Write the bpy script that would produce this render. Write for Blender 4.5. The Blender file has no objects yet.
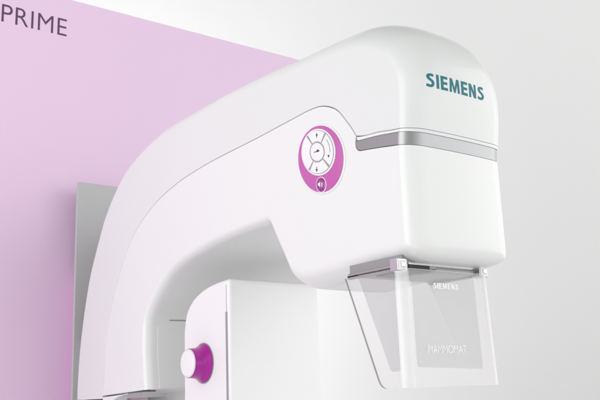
import bpy, bmesh, math
import numpy as np
from mathutils import Vector, Matrix
from mathutils.bvhtree import BVHTree
from mathutils.geometry import delaunay_2d_cdt

S = bpy.context.scene
COL = S.collection
PI = math.pi

# ------------------------------------------------------------------ materials
def mat(name, color, rough=0.4, metal=0.0, coat=0.0, noise=0.0, nscale=40, rvar=0.0, bump=0.0, spec=0.5, ior=1.45):
    m = bpy.data.materials.new(name); m.use_nodes = True
    nt = m.node_tree; b = nt.nodes['Principled BSDF']
    b.inputs['Base Color'].default_value = (*color, 1)
    b.inputs['Roughness'].default_value = rough
    b.inputs['Metallic'].default_value = metal
    b.inputs['Coat Weight'].default_value = coat
    b.inputs['Coat Roughness'].default_value = 0.08
    b.inputs['Specular IOR Level'].default_value = spec
    b.inputs['IOR'].default_value = ior
    tc = nt.nodes.new('ShaderNodeTexCoord')
    nz = nt.nodes.new('ShaderNodeTexNoise'); nz.inputs['Scale'].default_value = nscale; nz.inputs['Detail'].default_value = 4
    nt.links.new(tc.outputs['Object'], nz.inputs['Vector'])
    if noise:
        mp = nt.nodes.new('ShaderNodeMapRange')
        mp.inputs['To Min'].default_value = 1 - noise; mp.inputs['To Max'].default_value = 1 + noise
        nt.links.new(nz.outputs['Fac'], mp.inputs['Value'])
        vm = nt.nodes.new('ShaderNodeVectorMath'); vm.operation = 'SCALE'
        vm.inputs[0].default_value = color
        nt.links.new(mp.outputs['Result'], vm.inputs['Scale'])
        nt.links.new(vm.outputs[0], b.inputs['Base Color'])
    if rvar:
        mp = nt.nodes.new('ShaderNodeMapRange')
        mp.inputs['To Min'].default_value = max(0, rough - rvar); mp.inputs['To Max'].default_value = rough + rvar
        nt.links.new(nz.outputs['Fac'], mp.inputs['Value'])
        nt.links.new(mp.outputs['Result'], b.inputs['Roughness'])
    if bump:
        n2 = nt.nodes.new('ShaderNodeTexNoise'); n2.inputs['Scale'].default_value = nscale * 12
        nt.links.new(tc.outputs['Object'], n2.inputs['Vector'])
        bp = nt.nodes.new('ShaderNodeBump'); bp.inputs['Strength'].default_value = bump; bp.inputs['Distance'].default_value = 0.001
        nt.links.new(n2.outputs['Fac'], bp.inputs['Height'])
        nt.links.new(bp.outputs[0], b.inputs['Normal'])
    return m

def acrylic(name, tint, milky, milky_col=(.9, .9, .9), gloss_rough=0.03):
    m = bpy.data.materials.new(name); m.use_nodes = True
    nt = m.node_tree; nt.nodes.clear()
    out = nt.nodes.new('ShaderNodeOutputMaterial')
    tr = nt.nodes.new('ShaderNodeBsdfTransparent'); tr.inputs[0].default_value = (*tint, 1)
    df = nt.nodes.new('ShaderNodeBsdfDiffuse'); df.inputs[0].default_value = (*milky_col, 1)
    gl = nt.nodes.new('ShaderNodeBsdfGlossy'); gl.inputs['Roughness'].default_value = gloss_rough
    fr = nt.nodes.new('ShaderNodeFresnel'); fr.inputs[0].default_value = 1.49
    tc = nt.nodes.new('ShaderNodeTexCoord')
    nz = nt.nodes.new('ShaderNodeTexNoise'); nz.inputs['Scale'].default_value = 9
    nt.links.new(tc.outputs['Object'], nz.inputs['Vector'])
    mp = nt.nodes.new('ShaderNodeMapRange'); mp.inputs['To Min'].default_value = milky * .8; mp.inputs['To Max'].default_value = milky * 1.2
    nt.links.new(nz.outputs['Fac'], mp.inputs['Value'])
    a = nt.nodes.new('ShaderNodeMixShader'); b = nt.nodes.new('ShaderNodeMixShader')
    nt.links.new(mp.outputs['Result'], a.inputs[0])
    nt.links.new(tr.outputs[0], a.inputs[1]); nt.links.new(df.outputs[0], a.inputs[2])
    ge = nt.nodes.new('ShaderNodeNewGeometry'); inv = nt.nodes.new('ShaderNodeMath'); inv.operation = 'SUBTRACT'; inv.inputs[0].default_value = 1
    mu = nt.nodes.new('ShaderNodeMath'); mu.operation = 'MULTIPLY'
    nt.links.new(ge.outputs['Backfacing'], inv.inputs[1]); nt.links.new(inv.outputs[0], mu.inputs[0]); nt.links.new(fr.outputs[0], mu.inputs[1])
    nt.links.new(mu.outputs[0], b.inputs[0]); nt.links.new(a.outputs[0], b.inputs[1]); nt.links.new(gl.outputs[0], b.inputs[2])
    nt.links.new(b.outputs[0], out.inputs[0])
    return m

WHITE = mat('white_lacquer', (.825, .838, .828), .32, coat=.4, bump=.02, rvar=.02, nscale=8)
SHELL = mat('shaded_white_lacquer', (.775, .792, .782), .34, coat=.4, bump=.02, rvar=.02, nscale=8)  # white lacquer greyed for the shade on the tilted shell side
WHITE2 = mat('white_column_lacquer', (.87, .87, .875), .4, coat=.25, rvar=.03, nscale=8)
WHITEP = mat('white_key_plastic', (.86, .86, .87), .35)
SILVER = mat('satin_silver', (.37, .375, .38), .36, metal=.85, rvar=.02)
CHROME = mat('polished_metal', (.6, .6, .61), .16, metal=1)
STEEL = mat('brushed_steel', (.34, .345, .34), .45, metal=.35, rvar=.05)
DARK = mat('gap_shade', (.015, .015, .017), .5)  # near-black stands in for the shade in gaps and slots
GREY = mat('grey_plastic', (.33, .33, .34), .45)
DARKGREY = mat('dark_grey_strip', (.1, .1, .105), .6)
MAG = mat('magenta_plastic', (.40, .010, .31), .25, coat=.3)
PINKRING = mat('pink_ring', (.55, .105, .42), .35, coat=.3)
LENS = mat('magenta_lens', (.30, .01, .24), .12, coat=.8)
TEAL = mat('teal_print', (.002, .17, .205), .5)
BLACKP = mat('black_print', (.02, .02, .022), .5)
PURPLE = mat('dark_plum_print', (.10, .05, .10), .5)
WPRINT = mat('white_print', (.95, .95, .95), .5)
PLATE = mat('grey_mounting_plate', (.50, .505, .505), .5, noise=.03, nscale=4)
BOARD = mat('pale_pink_panel', (.78, .575, .765), .45, noise=.02, nscale=1.2)
BACK = mat('studio_paper', (.85, .85, .85), .9, noise=.01, nscale=1)
CLEAR = acrylic('clear_acrylic', (.99, .99, .99), .11, (.95, .95, .95))
REFLFILM = acrylic('grey_reflection_film', (.89, .89, .893), .10, (.45, .45, .455), .1)  # grey stands in for reflection and refraction in clear acrylic
BEND = acrylic('acrylic_bend_glare', (.97, .97, .97), .42, (.97, .97, .97))  # milky white paints in the softbox reflection along the bends
EDGE = acrylic('acrylic_edge', (.9, .9, .9), .75, (.95, .95, .95), .1)
EDGED = acrylic('acrylic_edge_reflection', (.4, .4, .4), .5, (.25, .25, .25), .1)  # left wing edge, grey reflection painted in as a dark tint

# ------------------------------------------------------------------ helpers
def tag(o, label=None, cat=None, group=None, kind=None):
    if label: o['label'] = label
    if cat: o['category'] = cat
    if group: o['group'] = group
    if kind: o['kind'] = kind
    return o

def empty(name, loc=(0, 0, 0)):
    o = bpy.data.objects.new(name, None); COL.objects.link(o); o.location = loc; o.empty_display_size = .1
    return o

def link(name, me, mats, parent=None, smooth=True, angle=35, weighted=False):
    if not isinstance(mats, (list, tuple)): mats = [mats]
    for m in mats: me.materials.append(m)
    o = bpy.data.objects.new(name, me); COL.objects.link(o)
    if parent:
        o.parent = parent
        bpy.context.view_layer.update()
        o.matrix_parent_inverse = parent.matrix_world.inverted()
    if smooth:
        for p in me.polygons: p.use_smooth = True
        me.set_sharp_from_angle(angle=math.radians(angle))
        if weighted:
            w = o.modifiers.new('wn', 'WEIGHTED_NORMAL'); w.keep_sharp = True; w.weight = 60
    return o

def from_bm(name, bm, mats, parent=None, **k):
    me = bpy.data.meshes.new(name); bm.to_mesh(me); bm.free()
    return link(name, me, mats, parent, **k)

def catmull(pts, step=.01):
    pts = [np.array(p, float) for p in pts]
    if len(pts) == 2:
        n = 1
        return [pts[0] + (pts[1] - pts[0]) * i / n for i in range(n + 1)]
    P = [2 * pts[0] - pts[1]] + pts + [2 * pts[-1] - pts[-2]]
    out = []
    for i in range(1, len(P) - 2):
        p0, p1, p2, p3 = P[i - 1:i + 3]
        # centripetal
        def tj(ti, a, b): return ti + max(1e-6, np.linalg.norm((b - a)[:2])) ** .5
        t0 = 0; t1 = tj(t0, p0, p1); t2 = tj(t1, p1, p2); t3 = tj(t2, p2, p3)
        n = max(2, int(np.linalg.norm((p2 - p1)[:2]) / step))
        for k in range(n):
            t = t1 + (t2 - t1) * k / n
            A1 = (t1 - t) / (t1 - t0) * p0 + (t - t0) / (t1 - t0) * p1
            A2 = (t2 - t) / (t2 - t1) * p1 + (t - t1) / (t2 - t1) * p2
            A3 = (t3 - t) / (t3 - t2) * p2 + (t - t2) / (t3 - t2) * p3
            B1 = (t2 - t) / (t2 - t0) * A1 + (t - t0) / (t2 - t0) * A2
            B2 = (t3 - t) / (t3 - t1) * A2 + (t - t1) / (t3 - t1) * A3
            out.append((t2 - t) / (t2 - t1) * B1 + (t - t1) / (t2 - t1) * B2)
    out.append(pts[-1])
    return out

def outline(segs):
    """segs: list of (points (y,z[,a,b,c]), default(a,b,c)) -> vertices yz and per-edge a,b,c"""
    V = []; E = []
    for pts, ab in segs:
        full = [list(p) + list(ab)[len(p) - 2:] if len(p) < 5 else list(p) for p in pts]
        c = catmull(full)
        for i in range(len(c) - 1):
            V.append(c[i][:2]); E.append((c[i][2:] + c[i + 1][2:]) / 2)
    return np.array(V), np.array(E)

def offset_poly(V, d):
    n = len(V)
    e = np.roll(V, -1, 0) - V
    L = np.linalg.norm(e, axis=1, keepdims=True); t = e / L
    area = 0.5 * np.sum(V[:, 0] * np.roll(V[:, 1], -1) - np.roll(V[:, 0], -1) * V[:, 1])
    s = 1 if area > 0 else -1
    N = np.stack([-t[:, 1], t[:, 0]], 1) * s
    out = np.zeros_like(V)
    for i in range(n):
        j = (i - 1) % n
        n1, n2, d1, d2 = N[j], N[i], d[j], d[i]
        cr = n1[0] * n2[1] - n1[1] * n2[0]
        if abs(cr) < .25:
            m = n1 + n2; m /= np.linalg.norm(m)
            out[i] = V[i] + m * (d1 + d2) / 2 / max(.5, m.dot(n1))
        else:
            A = np.array([n1, n2]); b = np.array([n1.dot(V[i]) + d1, n2.dot(V[i]) + d2])
            out[i] = np.linalg.solve(A, b)
    # collapse the stretches that folded over
    alive = [True] * n                      # edge i joins vertex i and i+1
    for it in range(60):
        bad = [i for i in range(n) if alive[i] and (out[(i + 1) % n] - out[i]).dot(t[i]) <= 1e-9]
        if not bad: break
        for i in bad: alive[i] = False
        i = 0
        start = next((k for k in range(n) if alive[k]), None)
        if start is None: break
        k = 0
        while k < n:
            q = (start + k) % n
            if alive[q]: k += 1; continue
            r = 0
            while not alive[(q + r) % n]: r += 1
            e0 = (q - 1) % n; e1 = (q + r) % n
            n1, n2 = N[e0], N[e1]
            b = np.array([n1.dot(V[e0]) + d[e0], n2.dot(V[e1]) + d[e1]])
            if abs(n1[0] * n2[1] - n1[1] * n2[0]) > .08: p = np.linalg.solve(np.array([n1, n2]), b)
            else: p = (out[q] + out[e1]) / 2
            for g in range(r + 1): out[(q + g) % n] = p
            k += r
    return out, s

def pillow(name, segs, x0, x1, mats, parent=None, base=0.0, matfn=None, angle=35):
    """solid between x0 and x1 whose side outline (y,z) is rounded off towards both sides.
    per edge: a = how far the rounding eats into the outline, b = its width in x, c = crown"""
    V, E = outline(segs)
    W = x1 - x0
    bs = sorted(set([round(float(b), 3) for b in E[:, 1]]))
    lv = {0.0}
    bmx = max(bs)
    for b in ([bs[0], bs[len(bs) // 2], bmx]):
        for k in range(1, 13):
            lv.add(round(b * (1 - math.cos(k / 12 * PI / 2)), 5))
    lv = sorted(l for l in lv if l < W / 2 - 1e-4)
    xs = [lv[0]]
    for l in lv[1:]:
        if l - xs[-1] > .00035: xs.append(l)
    k = xs[-1]; m = max(2, int((W / 2 - k) / .012))
    half = xs + [k + (W / 2 - k) * i / m for i in range(1, m + 1)]
    xs = half + [W - h for h in reversed(half[:-1])]
    bm = bmesh.new(); rings = []
    for x in xs:
        xe = min(x, W - x)
        u = np.clip(xe / np.maximum(E[:, 1], 1e-6), 0, 1)
        d = base + E[:, 0] * (1 - np.sqrt(np.clip(1 - (1 - u) ** 2, 0, 1))) + E[:, 2] * (2 * x / W - 1) ** 2
        P, s = offset_poly(V, d)
        rings.append([bm.verts.new((x0 + x, p[0], p[1])) for p in P])
    n = len(V)
    for r in range(len(rings) - 1):
        for i in range(n):
            j = (i + 1) % n
            f = bm.faces.new((rings[r][i], rings[r][j], rings[r + 1][j], rings[r + 1][i]))
            if matfn: f.material_index = matfn(f)
    for r in (rings[0], rings[-1]):
        u = [v for v, w_ in zip(r, r[1:] + r[:1]) if (v.co - w_.co).length > 2e-5]
        co = [Vector((v.co.y, v.co.z)) for v in u]
        if s < 0: u = u[::-1]; co = co[::-1]
        vo, eo, fo, ov, oe, of = delaunay_2d_cdt(co, [], [list(range(len(co)))], 1, 1e-7)
        vmap = [u[o[0]] if o else bm.verts.new((r[0].co.x, c[0], c[1])) for o, c in zip(ov, vo)]
        for f in fo:
            t3 = [vmap[i] for i in f]
            if len(set(t3)) == 3 and bm.faces.get(t3) is None: bm.faces.new(t3)
    bmesh.ops.remove_doubles(bm, verts=bm.verts[:], dist=2.5e-5)
    bmesh.ops.recalc_face_normals(bm, faces=bm.faces[:])
    flat = [abs(f.normal.x) > .9999 and len(f.verts) == 3 for f in bm.faces]
    o = from_bm(name, bm, mats, parent, angle=angle)
    for p, fl in zip(o.data.polygons, flat):
        if fl: p.use_smooth = False
    return o

def box(name, lo, hi, m, parent=None, bev=0.0, seg=3):
    bm = bmesh.new(); bmesh.ops.create_cube(bm, size=1)
    for v in bm.verts:
        v.co = Vector([(lo[i] + hi[i]) / 2 + v.co[i] * (hi[i] - lo[i]) for i in range(3)])
    if bev: bmesh.ops.bevel(bm, geom=bm.edges[:], offset=bev, segments=seg, profile=.5, affect='EDGES')
    return from_bm(name, bm, m, parent, weighted=True)

def lathe_x(name, prof, center, m, parent=None, n=64, sy=1, sz=1, angle=35):
    """prof: (distance to the left of the surface, radius); axis = -X"""
    bm = bmesh.new(); rr = []
    for (h, r) in prof:
        rr.append([bm.verts.new((center[0] - h, center[1] + math.cos(2 * PI * i / n) * r * sy, center[2] + math.sin(2 * PI * i / n) * r * sz)) for i in range(n)])
    for a, b in zip(rr, rr[1:]):
        for i in range(n): bm.faces.new((a[i], a[(i + 1) % n], b[(i + 1) % n], b[i]))
    bm.faces.new(rr[0]); bm.faces.new(rr[-1])
    bmesh.ops.recalc_face_normals(bm, faces=bm.faces[:])
    return from_bm(name, bm, m, parent, angle=angle)

def text_bm(body, size, bold=0.0, space=1.0, depth=.0006, sx=1.0):
    cu = bpy.data.curves.new('lettering', 'FONT'); cu.body = body; cu.size = size
    cu.offset = bold; cu.space_character = space; cu.extrude = depth; cu.align_x = 'LEFT'
    cu.resolution_u = 6
    o = bpy.data.objects.new('lettering', cu); COL.objects.link(o)
    bpy.context.view_layer.update()
    me = bpy.data.meshes.new_from_object(o.evaluated_get(bpy.context.evaluated_depsgraph_get()))
    bpy.data.objects.remove(o); bpy.data.curves.remove(cu)
    bm = bmesh.new(); bm.from_mesh(me); bpy.data.meshes.remove(me)
    xs = [v.co.x for v in bm.verts]; ys = [v.co.y for v in bm.verts]
    x0, x1, y0, y1 = min(xs), max(xs), min(ys), max(ys)
    return bm, x0, x1, y0, y1

def text_front(name, body, X0, X1, Z0, Z1, Y, m, parent, bold=0.0, space=1.0, bvh=None, lift=.0006, shear=0, body_h=None):
    """lettering facing -Y, filling the rectangle; if bvh is given it follows that surface"""
    bm, x0, x1, y0, y1 = text_bm(body, 1.0, bold, space, .004)
    if bvh:
        for k in range(1, 40):
            g = bm.verts[:] + bm.edges[:] + bm.faces[:]
            bmesh.ops.bisect_plane(bm, geom=g, plane_co=(x0 + (x1 - x0) * k / 40, 0, 0), plane_no=(1, 0, 0))
        for k in range(1, 5):
            g = bm.verts[:] + bm.edges[:] + bm.faces[:]
            bmesh.ops.bisect_plane(bm, geom=g, plane_co=(0, y0 + (y1 - y0) * k / 5, 0), plane_no=(0, 1, 0))
    for v in bm.verts:
        x = X0 + (v.co.x - x0) / (x1 - x0) * (X1 - X0); z = Z0 + (v.co.y - y0) / (y1 - y0) * (Z1 - Z0)
        y = Y
        if bvh:
            h = bvh.ray_cast(Vector((x, -1, z)), Vector((0, 1, 0)))
            if h[0] is not None: y = h[0].y
        y -= lift * (1 if v.co.z > 0 else -.5)
        v.co = Vector((x, y, z))
    bmesh.ops.recalc_face_normals(bm, faces=bm.faces[:])
    return from_bm(name, bm, m, parent, smooth=False)

# ------------------------------------------------------------------ the machine
W = .276
unit = tag(empty('mammography_machine', (.13, 1.2, -1.3)),
           'glossy white curved mammography machine with silver band and magenta knob', 'medical machine')

SEAM = [(1.3690, -.246), (1.3625, -.2241), (1.3458, -.0675), (1.3056, .0396), (1.2480, .1350), (1.1640, .2270), (1.0379, .2930), (.8924, .3285),
        (.7595, .3425), (.6478, .3475), (.4833, .3505), (.3568, .3550), (.2709, .3570), (.2324, .3515), (.1880, .3290), (.1594, .2960), (.1421, .2730), (.1311, .2554)]
# outer contour, a / b / crown vary from the slim arm to the domed head
OUT = [(1.596, -.246, .035, .05, 0), (1.594, -.18, .035, .05, 0), (1.576, -.05, .035, .05, 0), (1.514, .148, .035, .05, 0), (1.441, .272, .035, .05, 0),
       (1.395, .338, .035, .05, 0), (1.316, .411, .035, .05, 0), (1.240, .461, .035, .05, 0), (1.12, .500, .035, .05, 0), (.982, .524, .035, .05, 0),
       (.847, .528, .035, .05, 0), (.612, .525, .036, .055, 0), (.45, .5235, .042, .07, .003), (.34, .522, .048, .09, .006), (.25, .523, .055, .11, .008),
       (.185, .521, .062, .11, .009), (.104, .512, .066, .11, .010), (.045, .487, .064, .11, .010), (-.006, .446, .057, .09, .008), (-.030, .403, .048, .075, .008), (-.041, .360, .042, .062, .008),
       (-.0425, .325, .038, .054, .008), (-.038, .28, .034, .048, .008), (-.029, .2315, .031, .043, .008)]
s2 = (.0019, .0019, 0)
s1 = (.0012, .0012, 0)
seam_front = [(-.029, .2315), (.02, .2375), (.067, .2455), (.105, .2490), (.1311, .2554)]
upper = pillow('upper_shell', [
    (OUT, (0, 0, 0)),
    (seam_front, s2),
    (SEAM[::-1][:-1], s2),
    ([SEAM[1], SEAM[0]], s2),
    ([SEAM[0], (1.596, -.246)], s2)], 0, W, SHELL, unit, base=.0007)

INNER = [(1.078, -.115), (1.070, -.030), (1.003, .038), (.935, .080), (.853, .105), (.73, .124), (.588, .134), (.462, .137)]
fi = (.020, .028, 0)
pr = (.031, .043, .008)
lip = pillow('shell_lip', [
    ([(-.0285, .2312), (.02, .2372), (.067, .2452), (.105, .2487), (.1290, .2530)], s1),
    ([(.1290, .2530), (.1305, .2490), (.1267, .2447)], s1),
    ([(.1267, .2447), (.0677, .2391), (.0276, .2331), (-.0265, .2252)], s1),
    ([(-.0265, .2252), (-.0285, .2312)], (.031, .043, .008))], .0004, W - .0004, WHITE, unit)
housing = pillow('main_housing', [
    ([(1.368, -.237), (1.3625, -.2241)] + SEAM[2:], s2),
    ([(.1311, .2554), (.1345, .2440), (.1335, .2320), (.126, .2235), (.1124, .2208)], s1),
    ([(.1124, .2208), (.0698, .2145), (.0222, .2066), (-.0235, .1995)], s1),
    ([(-.0235, .1995), (-.0235, .06)], pr),
    ([(-.0235, .06, .031, .043, .008), (-.023, .020, .031, .043, .008), (-.019, .000, .030, .045, .005), (-.006, -.013, .032, .055, .002), (.03, -.0185, .034, .06, 0), (.07, -.020, .034, .06, 0)], pr),
    ([(.07, -.020, .034, .06, 0), (.31, -.034, .046, .075, 0)], (.034, .06, 0)),
    ([(.31, -.034, .046, .075, 0), (.352, -.026, .040, .065, 0), (.374, -.006, .028, .045, 0), (.384, .016, .016, .025, 0)], fi),
    ([(.384, .016, .016, .025, 0), (.444, .118, .016, .025, 0)], fi),
    ([(.444, .118, .016, .025, 0), (.451, .130, .018, .025, 0), (.462, .137, .02, .028, 0)], fi),
    (INNER[::-1], fi),
    ([(1.078, -.115), (1.064, -.225)], fi),
    ([(1.064, -.225), (1.368, -.237)], (.002, .002, 0))], 0, W, WHITE, unit, base=.0007)

band = pillow('trim_band', [
    ([(-.0255, .2250), (.0276, .2329), (.0677, .2389), (.1267, .2445), (.1325, .2455)], (.001, .001, 0)),
    ([(.1325, .2455), (.1340, .2440), (.1330, .2320), (.1255, .2238), (.1124, .2210)], (.001, .001, 0)),
    ([(.1124, .2210), (.0698, .2147), (.0222, .2068), (-.0225, .1997)], (.001, .001, 0)),
    ([(-.0225, .1997), (-.0255, .2250)], (.031, .043, .008))], .0010, W - .0010, SILVER, unit, base=.0003)

# lower joint under the side panel and the dark strip between
box('arm_core', (.02, .10, .02), (W - .02, .34, .24), WHITE, unit) if False else None
joint = pillow('pivot_joint', [
    ([(1.365, -.2395), (1.18, -.2335)], (.001, .001, 0)),
    ([(1.18, -.2335), (1.20, -.2350), (1.28, -.247), (1.335, -.28), (1.36, -.36), (1.366, -.60)], (.002, .002, 0)),
    ([(1.366, -.60), (1.588, -.60)], (.002, .002, 0)), ([(1.588, -.60), (1.588, -.2490)], (.002, .002, 0)),
    ([(1.588, -.2490), (1.365, -.2490)], (.001, .001, 0)),
    ([(1.365, -.2490), (1.365, -.2395)], (.001, .001, 0))], .001, .045, WHITE, unit)
strip = box('joint_strip', (.004, 1.066, -.2300), (.03, 1.20, -.2265), DARKGREY, unit, .001)
tag(strip, 'dark grey strip under the arm end')

# inner access cover on the surface of the arm that faces the patient side
def rr_poly(x0, x1, z0, z1, r, n=8):
    pts = []
    for cx, cz, a0 in ((x1 - r, z1 - r, 0), (x0 + r, z1 - r, 90), (x0 + r, z0 + r, 180), (x1 - r, z0 + r, 270)):
        for k in range(n + 1):
            a = math.radians(a0 + 90 * k / n); pts.append((cx + math.cos(a) * r, cz + math.sin(a) * r))
    return pts
def slab_y(name, poly, y0, y1, m, parent, bev=.001, warp=None):
    bm = bmesh.new()
    a = [bm.verts.new((x, y0, z)) for x, z in poly]; b = [bm.verts.new((x, y1, z)) for x, z in poly]
    fa = bm.faces.new(a); bm.faces.new(b[::-1]); n = len(poly)
    for i in range(n): bm.faces.new((a[i], a[(i + 1) % n], b[(i + 1) % n], b[i]))
    bmesh.ops.recalc_face_normals(bm, faces=bm.faces[:])
    if bev: bmesh.ops.bevel(bm, geom=list(fa.edges), offset=bev, segments=2, affect='EDGES')
    if warp:
        for v in bm.verts: v.co = warp(v.co)
    return from_bm(name, bm, m, parent)
icv = np.array(catmull([(p[0], p[1], 0, 0, 0) for p in INNER]))[:, :2]
def inner_y(z):
    if z < -.115: return 1.078 + (z + .115) * .127
    o = np.argsort(icv[:, 1][:60]); return float(np.interp(z, icv[:60, 1][o], icv[:60, 0][o]))
def strip_inner(name, x0, x1, z0, z1, lift, m, r=.0):
    bm = bmesh.new(); n = 14; A = []; B = []
    for k in range(n + 1):
        z = z0 + (z1 - z0) * k / n; ins = 0
        if r and z1 - z < r: ins = r - math.sqrt(max(0, r * r - (r - (z1 - z)) ** 2))
        y = inner_y(z)
        A.append([bm.verts.new((x0 + ins, y + .004, z)), bm.verts.new((x0 + ins, y - lift, z)), bm.verts.new((x1 - ins, y - lift, z)), bm.verts.new((x1 - ins, y + .004, z))])
    for a, b in zip(A, A[1:]):
        for i in range(3): bm.faces.new((a[i], a[i + 1], b[i + 1], b[i]))
    bm.faces.new(A[0]); bm.faces.new(A[-1])
    bmesh.ops.recalc_face_normals(bm, faces=bm.faces[:])
    return from_bm(name, bm, m, unit)
strip_inner('access_cover', .040, .245, -.222, -.032, .0008, WHITE, .02)
strip_inner('cover_seam', .075, .225, -.0318, -.0290, .0005, GREY)
# broad rear body of the gantry, standing behind the column
pillow('gantry_body', [
    ([(1.50, -1.3), (1.50, .36)], (.01, .01, 0)),
    ([(1.50, .36), (.50, .36)], (.01, .01, 0)), ([(.50, .36), (.463, .138)], (.005, .006, 0)),
    (INNER[::-1], (.005, .006, 0)),
    ([(1.078, -.115), (1.064, -.225)], (.005, .006, 0)), ([(1.064, -.225), (1.064, -1.3)], (.005, .006, 0)),
    ([(1.064, -1.3), (1.50, -1.3)], (.002, .002, 0))], W - .06, .53, WHITE, unit, base=.0012)

# ---- mounting plate between arm and display board
box('mounting_plate', (.019, 1.66, -1.30), (.19, 1.672, .515), PLATE, unit, .003)
box('arm_mount', (.045, 1.42, -1.30), (.12, 1.66, -.05), PLATE, unit, .004)

# ---- support column
cx0, cx1 = .055, .345
col = pillow('support_column', [
    ([(.712, -1.3), (.712, .030)], (.009, .009, 0)),
    ([(.712, .030), (.7145, .040), (.722, .044)], (.009, .009, 0)),
    ([(.722, .044), (.78, .041), (.84, .032), (.90, .010), (.938, -.025), (.952, -.07)], (.009, .009, 0)),
    ([(.952, -.07), (.954, -1.3)], (.009, .009, 0)),
    ([(.954, -1.3), (.712, -1.3)], (.002, .002, 0))], cx0, cx1, WHITE2, unit)
box('groove_shade_strip', (cx0 - .0012, .7225, -1.29), (cx0 + .004, .731, -.040), GREY, unit, .0003)  # raised grey strip, the groove's shade put into its colour
box('column_seam', (cx0 - .0005, .7255, -.040), (cx0 + .004, .7270, .030), GREY, unit, 0)

# knob
kc = (cx0, .845, -.163)
knob = lathe_x('rotary_knob', [(-.004, .050), (.003, .0515), (.0055, .0505), (.008, .048), (.014, .0435), (.024, .040), (.034, .0385), (.043, .038), (.0445, .0375)], kc, MAG, unit)
tag(knob, 'magenta rotary knob with white end cap')
prof = [(.0445, .0365)] + [(.0448 + .006 * math.sin(k / 8 * PI / 2), .0300 + .0065 * math.cos(k / 8 * PI / 2)) for k in range(9)] + [(.0514, .02), (.0516, .005)]
lathe_x('knob_cap', prof, kc, WHITEP, knob)
lathe_x('knob_collar', [(-.002, .0532), (.0018, .0530), (.002, .051)], kc, GREY, knob)

# ---- control pad on the side of the head
px = -.0002
oc = (px, .2461, .2388)
def oval(name, sy, szu, szd, prof, m, parent, cen=oc, n=80):
    bm = bmesh.new(); rr = []
    for h, k in prof:
        rr.append([bm.verts.new((cen[0] - h, cen[1] + math.cos(2 * PI * i / n) * (sy + k), cen[2] + math.sin(2 * PI * i / n) * ((szu if math.sin(2 * PI * i / n) > 0 else szd) + k))) for i in range(n)])
    for a, b in zip(rr, rr[1:]):
        for i in range(n): bm.faces.new((a[i], a[(i + 1) % n], b[(i + 1) % n], b[i]))
    bm.faces.new(rr[-1]); bm.faces.new(rr[0])
    bmesh.ops.recalc_face_normals(bm, faces=bm.faces[:])
    return from_bm(name, bm, m, parent)
pad = oval('control_pad', .0780, .0735, .0755, [(-.002, .0035), (.0012, .003), (.0022, .0015), (.0022, 0)], WHITE, unit)
tag(pad, 'round control pad with pink ring and white arrow keys')
oval('pink_ring', .0765, .0720, .0740, [(.0020, 0), (.0030, -.0003), (.0034, -.0012)], PINKRING, pad)
cc = (px, .2505, .2520)
DYR, DZR = .0560, .0500
lathe_x('key_bezel', [(.003, 1.03), (.0050, 1.03), (.0056, 1.0)], cc, WHITEP, pad, sy=DYR, sz=DZR)
lathe_x('key_gap', [(.003, .965), (.0060, .965)], cc, GREY, pad, sy=DYR, sz=DZR)
def sector(name, a0, a1, r0, r1, m, h0=.0056, h1=.0078, n=20):
    """angle measured as seen by the viewer: 0 = right (towards the front, -Y), 90 = up"""
    bm = bmesh.new()
    def P(a, r, h): return bm.verts.new((cc[0] - h, cc[1] - math.cos(a) * r * DYR, cc[2] + math.sin(a) * r * DZR))
    A = [math.radians(a0 + (a1 - a0) * k / n) for k in range(n + 1)]
    g0 = 1.2 / r0; g1 = 0
    def ring(h, ins):
        o = []
        for k in range(n + 1): o.append(P(A[k] + ins / r1 * (1 if k == 0 else -1 if k == n else 0), r1 - ins, h))
        for k in range(n, -1, -1): o.append(P(A[k] + (ins / r0) * (1 if k == 0 else -1 if k == n else 0), r0 + ins, h))
        return o
    R = [ring(h0, 0), ring(h1 - .0008, 0), ring(h1, .02)]
    for a, b in zip(R, R[1:]):
        for i in range(len(a)): bm.faces.new((a[i], a[(i + 1) % len(a)], b[(i + 1) % len(b)], b[i]))
    bm.faces.new(R[-1]); bm.faces.new(R[0])
    bmesh.ops.recalc_face_normals(bm, faces=bm.faces[:])
    return from_bm(name, bm, m, pad, angle=25)
for a0, a1 in ((62, 128), (-38, 56), (-118, -44), (134, 236)):
    sector('arrow_key', a0 + .2, a1 - .2, .46, .945, WHITEP)
lathe_x('centre_key', [(.0056, .40), (.0075, .40), (.0084, .37), (.0086, .2)], cc, WHITEP, pad, sy=DYR, sz=DZR)
def glyph(name, polys, h=.0081):
    bm = bmesh.new()
    for p in polys:
        a = [bm.verts.new((cc[0] - h - .0006, cc[1] - u * DYR, cc[2] + v * DZR)) for u, v in p]
        b = [bm.verts.new((cc[0] - h + .002, cc[1] - u * DYR, cc[2] + v * DZR)) for u, v in p]
        bm.faces.new(a); bm.faces.new(b[::-1])
        for i in range(len(p)): bm.faces.new((a[i], a[(i + 1) % len(p)], b[(i + 1) % len(p)], b[i]))
    bmesh.ops.recalc_face_normals(bm, faces=bm.faces[:])
    return from_bm(name, bm, BLACKP, pad, smooth=False)
glyph('arrow_mark', [[(-.05, .72), (.05, .72), (0, .82)], [(-.009, .62), (.009, .62), (.009, .72), (-.009, .72)]])
glyph('arrow_mark', [[(-.05, -.76), (.05, -.76), (0, -.87)], [(-.009, -.66), (.009, -.66), (.009, -.76), (-.009, -.76)]])
glyph('arrow_mark', [[(.66, -.14), (.76, -.14), (.71, -.25)]])
glyph('arrow_mark', [[(.02, -.02), (.20, .04), (.04, .11)], [(-.16, -.045), (.04, .02), (.04, .05), (-.16, -.02)]], .0086)
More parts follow.
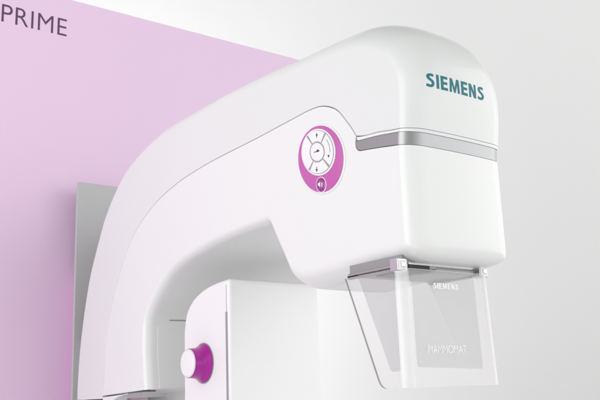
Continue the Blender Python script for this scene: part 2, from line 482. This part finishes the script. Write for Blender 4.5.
# thin arc line on the right key
bm = bmesh.new(); arc = [(.80 * math.cos(math.radians(a)), .80 * math.sin(math.radians(a))) for a in range(-2, 46, 4)]
arc2 = [(.785 * math.cos(math.radians(a)), .785 * math.sin(math.radians(a))) for a in range(45, -3, -4)]; bm.free()
glyph('arc_mark', [arc + arc2]).data.materials[0] = GREY
ic = (px, .2405, .1815)
ind = lathe_x('indicator_lamp', [(.003, .0155), (.0048, .0155), (.0060, .0140), (.0066, .009), (.0068, .003)], ic, LENS, pad, sy=1.0, sz=1.0)
lathe_x('lamp_rim', [(.0028, .0172), (.0044, .0170), (.0046, .0157)], ic, WHITEP, ind)
bm = bmesh.new()
def yz_poly(bm, pts, x):
    bm.faces.new([bm.verts.new((x, ic[1] - u, ic[2] + v)) for u, v in pts])
yz_poly(bm, [(-.0075, -.0025), (-.004, -.0025), (.0002, -.0065), (.0002, .0065), (-.004, .0025), (-.0075, .0025)], px - .0071)
for r in (.0055, .0085):
    o = [(.0 + r * math.cos(math.radians(a)), r * math.sin(math.radians(a))) for a in range(-45, 46, 10)]
    i_ = [((r - .0014) * math.cos(math.radians(a)), (r - .0014) * math.sin(math.radians(a))) for a in range(45, -46, -10)]
    yz_poly(bm, o + i_, px - .0071)
from_bm('speaker_mark', bm, WPRINT, ind, smooth=False)

bpy.context.view_layer.update()
for o in [pad] + list(pad.children_recursive):      # the pad follows the slope of the arm
    for v in o.data.vertices:
        dy, dz = v.co.y - cc[1], v.co.z - cc[2]
        v.co.y = cc[1] + dy - .068 * dz; v.co.z = cc[2] + dz + .26 * dy

# ---- brand lettering follows the front of the upper shell
b2 = bmesh.new(); b2.from_mesh(upper.data); bvh = BVHTree.FromBMesh(b2); b2.free()
def logo_bm():
    """heavy sans capitals drawn from strokes, cap height 1"""
    bm = bmesh.new(); x = 0; w = .215; wh = .19
    def poly(pts):
        a = [bm.verts.new((px_, py_, .004)) for px_, py_ in pts]; b = [bm.verts.new((px_, py_, -.004)) for px_, py_ in pts]
        bm.faces.new(a); bm.faces.new(b[::-1])
        for i in range(len(pts)): bm.faces.new((a[i], a[(i + 1) % len(pts)], b[(i + 1) % len(pts)], b[i]))
    def S_(x):
        c = catmull([(x + .60, .86, 0), (x + .40, .905, 0), (x + .20, .84, 0), (x + .165, .70, 0), (x + .30, .57, 0), (x + .47, .46, 0), (x + .555, .30, 0), (x + .46, .135, 0), (x + .26, .095, 0), (x + .03, .15, 0)], .05)
        c = [np.array(p[:2]) for p in c]; Lf = []; Rt = []
        for i, p in enumerate(c):
            t = c[min(i + 1, len(c) - 1)] - c[max(i - 1, 0)]; t /= np.linalg.norm(t); n = np.array([-t[1], t[0]])
            hw = .088 + .016 * abs(t[1])
            Lf.append(p + n * hw); Rt.append(p - n * hw)
        poly(Lf + Rt[::-1]); return .70
    def E_(x):
        poly([(x + a_, b_) for a_, b_ in [(0, 0), (.6, 0), (.6, wh), (w, wh), (w, .41), (.56, .41), (.56, .59), (w, .59), (w, 1 - wh), (.6, 1 - wh), (.6, 1), (0, 1)]])
        return .60
    def I_(x): poly([(x, 0), (x + w, 0), (x + w, 1), (x, 1)]); return w
    def M_(x):
        poly([(x + a_, b_) for a_, b_ in [(0, 0), (.185, 0), (.22, .66), (.40, 0), (.535, 0), (.715, .66), (.75, 0), (.935, 0), (.875, 1), (.67, 1), (.468, .30), (.265, 1), (.06, 1)]])
        return .935
    def N_(x):
        poly([(x + a_, b_) for a_, b_ in [(0, 0), (.175, 0), (.175, .66), (.46, 0), (.68, 0), (.68, 1), (.505, 1), (.505, .36), (.22, 1), (0, 1)]])
        return .68
    for ch in 'SIEMENS':
        x += {'S': S_, 'I': I_, 'E': E_, 'M': M_, 'N': N_}[ch](x) + (.17 if ch != 'S' else .15)
    return bm
def logo_on(X0, X1, Z0, Z1, m, parent, bvh=None, Y=0, lift=.0006, cuts=60):
    bm = logo_bm()
    xs = [v.co.x for v in bm.verts]; ys = [v.co.y for v in bm.verts]; x0, x1, y0, y1 = min(xs), max(xs), min(ys), max(ys)
    if bvh:
        for k in range(1, cuts):
            bmesh.ops.bisect_plane(bm, geom=bm.verts[:] + bm.edges[:] + bm.faces[:], plane_co=(x0 + (x1 - x0) * k / cuts, 0, 0), plane_no=(1, 0, 0))
        for k in range(1, 6):
            bmesh.ops.bisect_plane(bm, geom=bm.verts[:] + bm.edges[:] + bm.faces[:], plane_co=(0, y0 + (y1 - y0) * k / 6 + .003, 0), plane_no=(0, 1, 0))
    # each letter stroke sits a hair above the last so overlapping strokes never share a plane
    for v in bm.verts:
        x = X0 + (v.co.x - x0) / (x1 - x0) * (X1 - X0); z = Z0 + (v.co.y - y0) / (y1 - y0) * (Z1 - Z0); y = Y
        if bvh:
            h = bvh.ray_cast(Vector((x, -1, z)), Vector((0, 1, 0)))
            if h[0] is not None: y = h[0].y
        v.co = Vector((x, y - lift * (1 if v.co.z > 0 else -.5), z))
    bmesh.ops.recalc_face_normals(bm, faces=bm.faces[:])
    return from_bm('brand_lettering', bm, m, parent, smooth=False)
logo_on(.038, .199, .3145, .3430, TEAL, upper, bvh)

# ---- shield mount under the head (rails, blocks painted dark for gap shade)
def bar(name, p, q, w, h, m, parent, bev=.0012):
    """bar along the segment p-q; w across, h high (top face at p.z)"""
    p = Vector(p); q = Vector(q); d = (q - p); L = d.length; d.normalize()
    s = Vector((0, 0, 1)).cross(d).normalized(); u = Vector((0, 0, 1))
    bm = bmesh.new(); bmesh.ops.create_cube(bm, size=1)
    for v in bm.verts: v.co = p + d * (v.co.x + .5) * L + s * v.co.y * w + u * ((v.co.z - .5) * h)
    if bev: bmesh.ops.bevel(bm, geom=bm.edges[:], offset=bev, segments=3, affect='EDGES')
    return from_bm(name, bm, m, parent, weighted=True)
mount = box('shield_mount', (.006, .030, -.0265), (.232, .180, -.003), STEEL, unit, .002)
tag(mount, 'flat metal shield mount under the head')
bar('side_rail', (.006, .180, -.0195), (.006, .022, -.0195), .010, .010, STEEL, mount)
box('rail_trim', (-.0002, .026, -.0245), (.002, .181, -.0230), CHROME, mount)
box('slot_shade', (.0002, .028, -.0300), (.004, .180, -.0250), DARK, mount)
bar('side_rail', (.228, .180, -.0195), (.228, .022, -.0195), .010, .010, CHROME, mount)
bar('front_rail', (.020, .030, -.0165), (.218, .030, -.0165), .007, .004, CHROME, mount)
box('gap_shade', (.022, .0285, -.0325), (.078, .120, -.0206), DARK, mount, .0005)
box('guide_block', (.095, .0290, -.0320), (.205, .085, -.0206), STEEL, mount, .004)

# ------------------------------------------------------------------ face shield
shield = tag(empty('face_shield', (.11, .05, -.24)),
             'clear acrylic U-shaped face shield hanging under the white tube head', 'face shield')
ZT, ZB = -.0315, -.246
XL, XR, YF, RC, TH = -.012, .226, .014, .016, .0045
def shield_path(t, zt, off=0.0, ydt=.158, ydb=.082):
    """t in metres along the bent sheet: negative = left wing, >0 front"""
    pass
def sheet_point(region, u, z, off):
    """region 'L','F','R' ; flare widens slightly towards the bottom"""
    k = (ZT - z) / (ZT - ZB)
    xl = XL; xr = XR + .010 * k
    return xl, xr
def build_sheet(name, z0, z1, mats, parent, off0, off1, lt, lb, rc_bottom=.014, edges=True):
    """U-shaped bent sheet. lt / lb: wing length (y extent) at top/bottom"""
    nz = 26
    rows = []
    def ulen(z): 
        k = (z0 - z) / (z0 - z1); return lt + (lb - lt) * k
    for r in range(nz + 1):
        # denser rows at the rounded bottom
        z = z0 + (z1 - z0) * (r / nz if r < nz - 8 else ((nz - 8) / nz + (1 - (nz - 8) / nz) * (1 - (1 - (r - nz + 8) / 8) ** 2)))
        k = (ZT - z) / (ZT - ZB)
        xl = XL; xr = XR + .010 * k
        L = ulen(z)
        dz = z - z1
        if dz < rc_bottom: L -= rc_bottom - math.sqrt(max(0, rc_bottom ** 2 - (rc_bottom - dz) ** 2))
        pts = []
        for i in range(9): pts.append(((xl, YF + RC + L * (1 - i / 8)), (-1, 0)))
        for i in range(1, 9):
            a = i / 8 * PI / 2; pts.append(((xl + RC - RC * math.cos(a), YF + RC - RC * math.sin(a)), (-math.cos(a), -math.sin(a))))
        for i in range(1, 17): pts.append(((xl + RC + (xr - xl - 2 * RC) * i / 16, YF), (0, -1)))
        for i in range(1, 9):
            a = i / 8 * PI / 2; pts.append(((xr - RC + RC * math.sin(a), YF + RC - RC * math.cos(a)), (math.sin(a), -math.cos(a))))
        for i in range(1, 9): pts.append(((xr, YF + RC + L * i / 8), (1, 0)))
        rows.append([(p, n, z) for p, n in pts])
    bm = bmesh.new()
    O = [[bm.verts.new((p[0] + n[0] * off1, p[1] + n[1] * off1, z)) for p, n, z in row] for row in rows]
    I = [[bm.verts.new((p[0] + n[0] * off0, p[1] + n[1] * off0, z)) for p, n, z in row] for row in rows]
    m = len(O[0])
    for r in range(nz):
        for i in range(m - 1):
            fs = [bm.faces.new((O[r][i], O[r + 1][i], O[r + 1][i + 1], O[r][i + 1])), bm.faces.new((I[r][i], I[r][i + 1], I[r + 1][i + 1], I[r + 1][i]))]
            if 8 <= i < 16 or 32 <= i < 40:
                for f in fs: f.material_index = 3          # whiter bends: softbox reflection painted into the acrylic
        for i, mi in ((0, 2), (m - 1, 1)):
            f = bm.faces.new((O[r][i], O[r + 1][i], I[r + 1][i], I[r][i])); f.material_index = mi
    for r in (0, nz):
        for i in range(m - 1):
            f = bm.faces.new((O[r][i], O[r][i + 1], I[r][i + 1], I[r][i])); f.material_index = 1
    bmesh.ops.recalc_face_normals(bm, faces=bm.faces[:])
    return from_bm(name, bm, mats, parent)
sheet = build_sheet('bent_panel', ZT, ZB, [CLEAR, EDGE, EDGED, BEND], shield, -TH / 2, TH / 2, .142, .055)

# grey reflections in the clear sheet, painted as thin films on its inner face
def film_poly(pts, r=.006, n=5):
    out = []
    m = len(pts)
    for i in range(m):
        p0, p, p1 = [np.array(q, float) for q in (pts[i - 1], pts[i], pts[(i + 1) % m])]
        a = (p0 - p) / np.linalg.norm(p0 - p); b = (p1 - p) / np.linalg.norm(p1 - p)
        for k in range(n + 1):
            t = k / n
            out.append(tuple((p + a * r) * (1 - t) ** 2 + 2 * p * t * (1 - t) + (p + b * r) * t ** 2))
    return out
yf = YF + TH / 2 + .0006
slab_y('reflection_film', film_poly([(.016, -.040), (.016, -.210), (.192, -.215), (.186, -.040)]), yf, yf + .001, REFLFILM, shield, 0)
def slab_x(name, poly, x0, x1, m, parent):
    bm = bmesh.new()
    a = [bm.verts.new((x0, y, z)) for y, z in poly]; b = [bm.verts.new((x1, y, z)) for y, z in poly]
    bm.faces.new(a); bm.faces.new(b[::-1]); n = len(poly)
    for i in range(n): bm.faces.new((a[i], a[(i + 1) % n], b[(i + 1) % n], b[i]))
    bmesh.ops.recalc_face_normals(bm, faces=bm.faces[:])
    return from_bm(name, bm, m, parent)
xf = XL + TH / 2 + .0006
slab_x('reflection_film', film_poly([(.036, -.026), (.036, -.216), (.060, -.216), (.140, -.026)]), xf, xf + .001, REFLFILM, shield)
logo_on(0.066, .134, -.0665, -.0555, WPRINT, shield, None, YF - TH / 2, .0004)
text_front('model_lettering', 'MAMMOMAT', .041, .143, -.186, -.171, YF - TH / 2, WPRINT, shield, bold=-.004, lift=.0004)
for x in (XL + .008, XR - .006):
    cl = box('corner_clip', (x - .012, .0175, -.036), (x + .012, .040, -.0125), CHROME, shield, .002)
    box('clip_frame', (x - .010, .0158, -.033), (x + .010, .0180, -.016), WHITEP, cl, .0006)
    box('clip_pin', (x - .005, .0140, -.029), (x + .005, .0160, -.020), CHROME, cl, .001)
for x in (XL + .0065, XR - .0065):
    box('wing_clip', (x - .0045, .050, -.034), (x + .0045, .168, -.0300), STEEL, shield, .002)

# ------------------------------------------------------------------ display board
board = tag(box('display_board', (-1.8, 1.75, -1.30), (1.120, 1.775, 1.262), BOARD, None, .002),
            'tall pale pink display panel lettered PRIME behind the white machine', 'display board')
text_front('lettering', 'PRIME', -.250, -.006, 1.105, 1.174, 1.75, PURPLE, board, bold=-.008, space=1.04, lift=.0008)

# ------------------------------------------------------------------ studio backdrop (floor sweeping up into the wall)
bm = bmesh.new(); prof = [(-7, -1.3), (3.2, -1.3)] + [(3.2 + 1.6 * math.sin(k / 16 * PI / 2), .3 - 1.6 * math.cos(k / 16 * PI / 2)) for k in range(1, 17)] + [(4.8, 6)]
ra = [bm.verts.new((-9, y, z)) for y, z in prof]; rb = [bm.verts.new((12, y, z)) for y, z in prof]
for i in range(len(prof) - 1): bm.faces.new((ra[i], ra[i + 1], rb[i + 1], rb[i]))
bmesh.ops.recalc_face_normals(bm, faces=bm.faces[:])
bd = from_bm('studio_backdrop', bm, BACK, None, angle=60); tag(bd, 'plain pale grey studio backdrop behind everything', 'backdrop', kind='structure')

# ------------------------------------------------------------------ lights
wd = bpy.data.worlds.new('World'); S.world = wd; wd.use_nodes = True
wb = wd.node_tree.nodes['Background']; 
wn = wd.node_tree; wtc = wn.nodes.new('ShaderNodeTexCoord')
def wmap(src, a, b_, c, d):
    m_ = wn.nodes.new('ShaderNodeMapRange'); m_.interpolation_type = 'SMOOTHSTEP'
    for k_, v_ in zip(('From Min', 'From Max', 'To Min', 'To Max'), (a, b_, c, d)): m_.inputs[k_].default_value = v_
    wn.links.new(src, m_.inputs['Value']); return m_.outputs['Result']
sep = wn.nodes.new('ShaderNodeSeparateXYZ'); wn.links.new(wtc.outputs['Generated'], sep.inputs[0])
up_ = wmap(sep.outputs[2], .10, .90, 1.0, .22)          # the studio ceiling is darker than its walls
dt = wn.nodes.new('ShaderNodeVectorMath'); dt.operation = 'DOT_PRODUCT'; dt.inputs[1].default_value = (-.62, -.76, -.1)
wn.links.new(wtc.outputs['Generated'], dt.inputs[0])
dk = wmap(dt.outputs['Value'], .75, .98, 1.0, .45)      # dark patch added behind the camera to grey band and corner reflections
mu_ = wn.nodes.new('ShaderNodeMath'); mu_.operation = 'MULTIPLY'; wn.links.new(up_, mu_.inputs[0]); wn.links.new(dk, mu_.inputs[1])
sc_ = wn.nodes.new('ShaderNodeVectorMath'); sc_.operation = 'SCALE'; sc_.inputs[0].default_value = (1, 1, .995); wn.links.new(mu_.outputs[0], sc_.inputs['Scale'])
wn.links.new(sc_.outputs[0], wb.inputs[0]); wb.inputs[1].default_value = 1.30
def area(name, loc, target, size, power, size_y=None, color=(1, 1, 1)):
    l = bpy.data.lights.new(name, 'AREA'); l.energy = power; l.size = size; l.color = color
    if size_y: l.shape = 'RECTANGLE'; l.size_y = size_y
    o = bpy.data.objects.new(name, l); COL.objects.link(o); o.location = loc
    o.rotation_euler = (Vector(target) - Vector(loc)).to_track_quat('-Z', 'Y').to_euler()
    return o
area('softbox_side', (-3.0, .3, .5), (0, .9, .1), 2.6, 37, 3.0)
area('softbox_right', (2.6, -1.0, .9), (.25, 0, .2), 1.3, 10, 2.4)
area('front_fill', (2.6, -4.2, .6), (.3, .6, 0), 4.5, 32, 4.0)  # unseen fill added to brighten the column and head fronts
area('backdrop_fill', (1.0, 2.3, .35), (2.6, 4.8, 1.5), .6, 50, .6)  # lamp added out of sight behind the machine to brighten the backdrop
area('added_glow_lamp', (.075, 1.705, -.25), (-.01, 1.75, -.25), .02, .07, .9, (1, .35, .85))  # unseen pink lamp added behind the plate to make its edge glow

# ------------------------------------------------------------------ camera
f = 810.
vx = np.array([1100, 150, f]); vx /= np.linalg.norm(vx)
vy = np.array([-625, 215, f]); vy -= vx * vy.dot(vx); vy /= np.linalg.norm(vy)
vz = np.cross(vx, vy)
R = np.array([vx, vy, vz])
d0 = R @ np.array([110, 50, f]); C = -d0 * 1.5 / np.linalg.norm(d0)
right, up, fwd = R @ [1, 0, 0], R @ [0, -1, 0], R @ [0, 0, 1]
cd = bpy.data.cameras.new('camera'); cam = bpy.data.objects.new('camera', cd); COL.objects.link(cam)
M = Matrix([[right[i], up[i], -fwd[i], C[i]] for i in range(3)] + [[0, 0, 0, 1]])
cam.matrix_world = M
cd.sensor_width = 36; cd.lens = f / 600 * 36; cd.clip_end = 200; cd.clip_start = .01
S.camera = cam
S.render.resolution_x = 1024; S.render.resolution_y = 683
S.view_settings.view_transform = 'Standard'; S.view_settings.look = 'None'
S.view_settings.exposure = 0.1; S.view_settings.gamma = 1
try:
    S.cycles.transparent_max_bounces = 24; S.cycles.max_bounces = 10
except Exception: pass
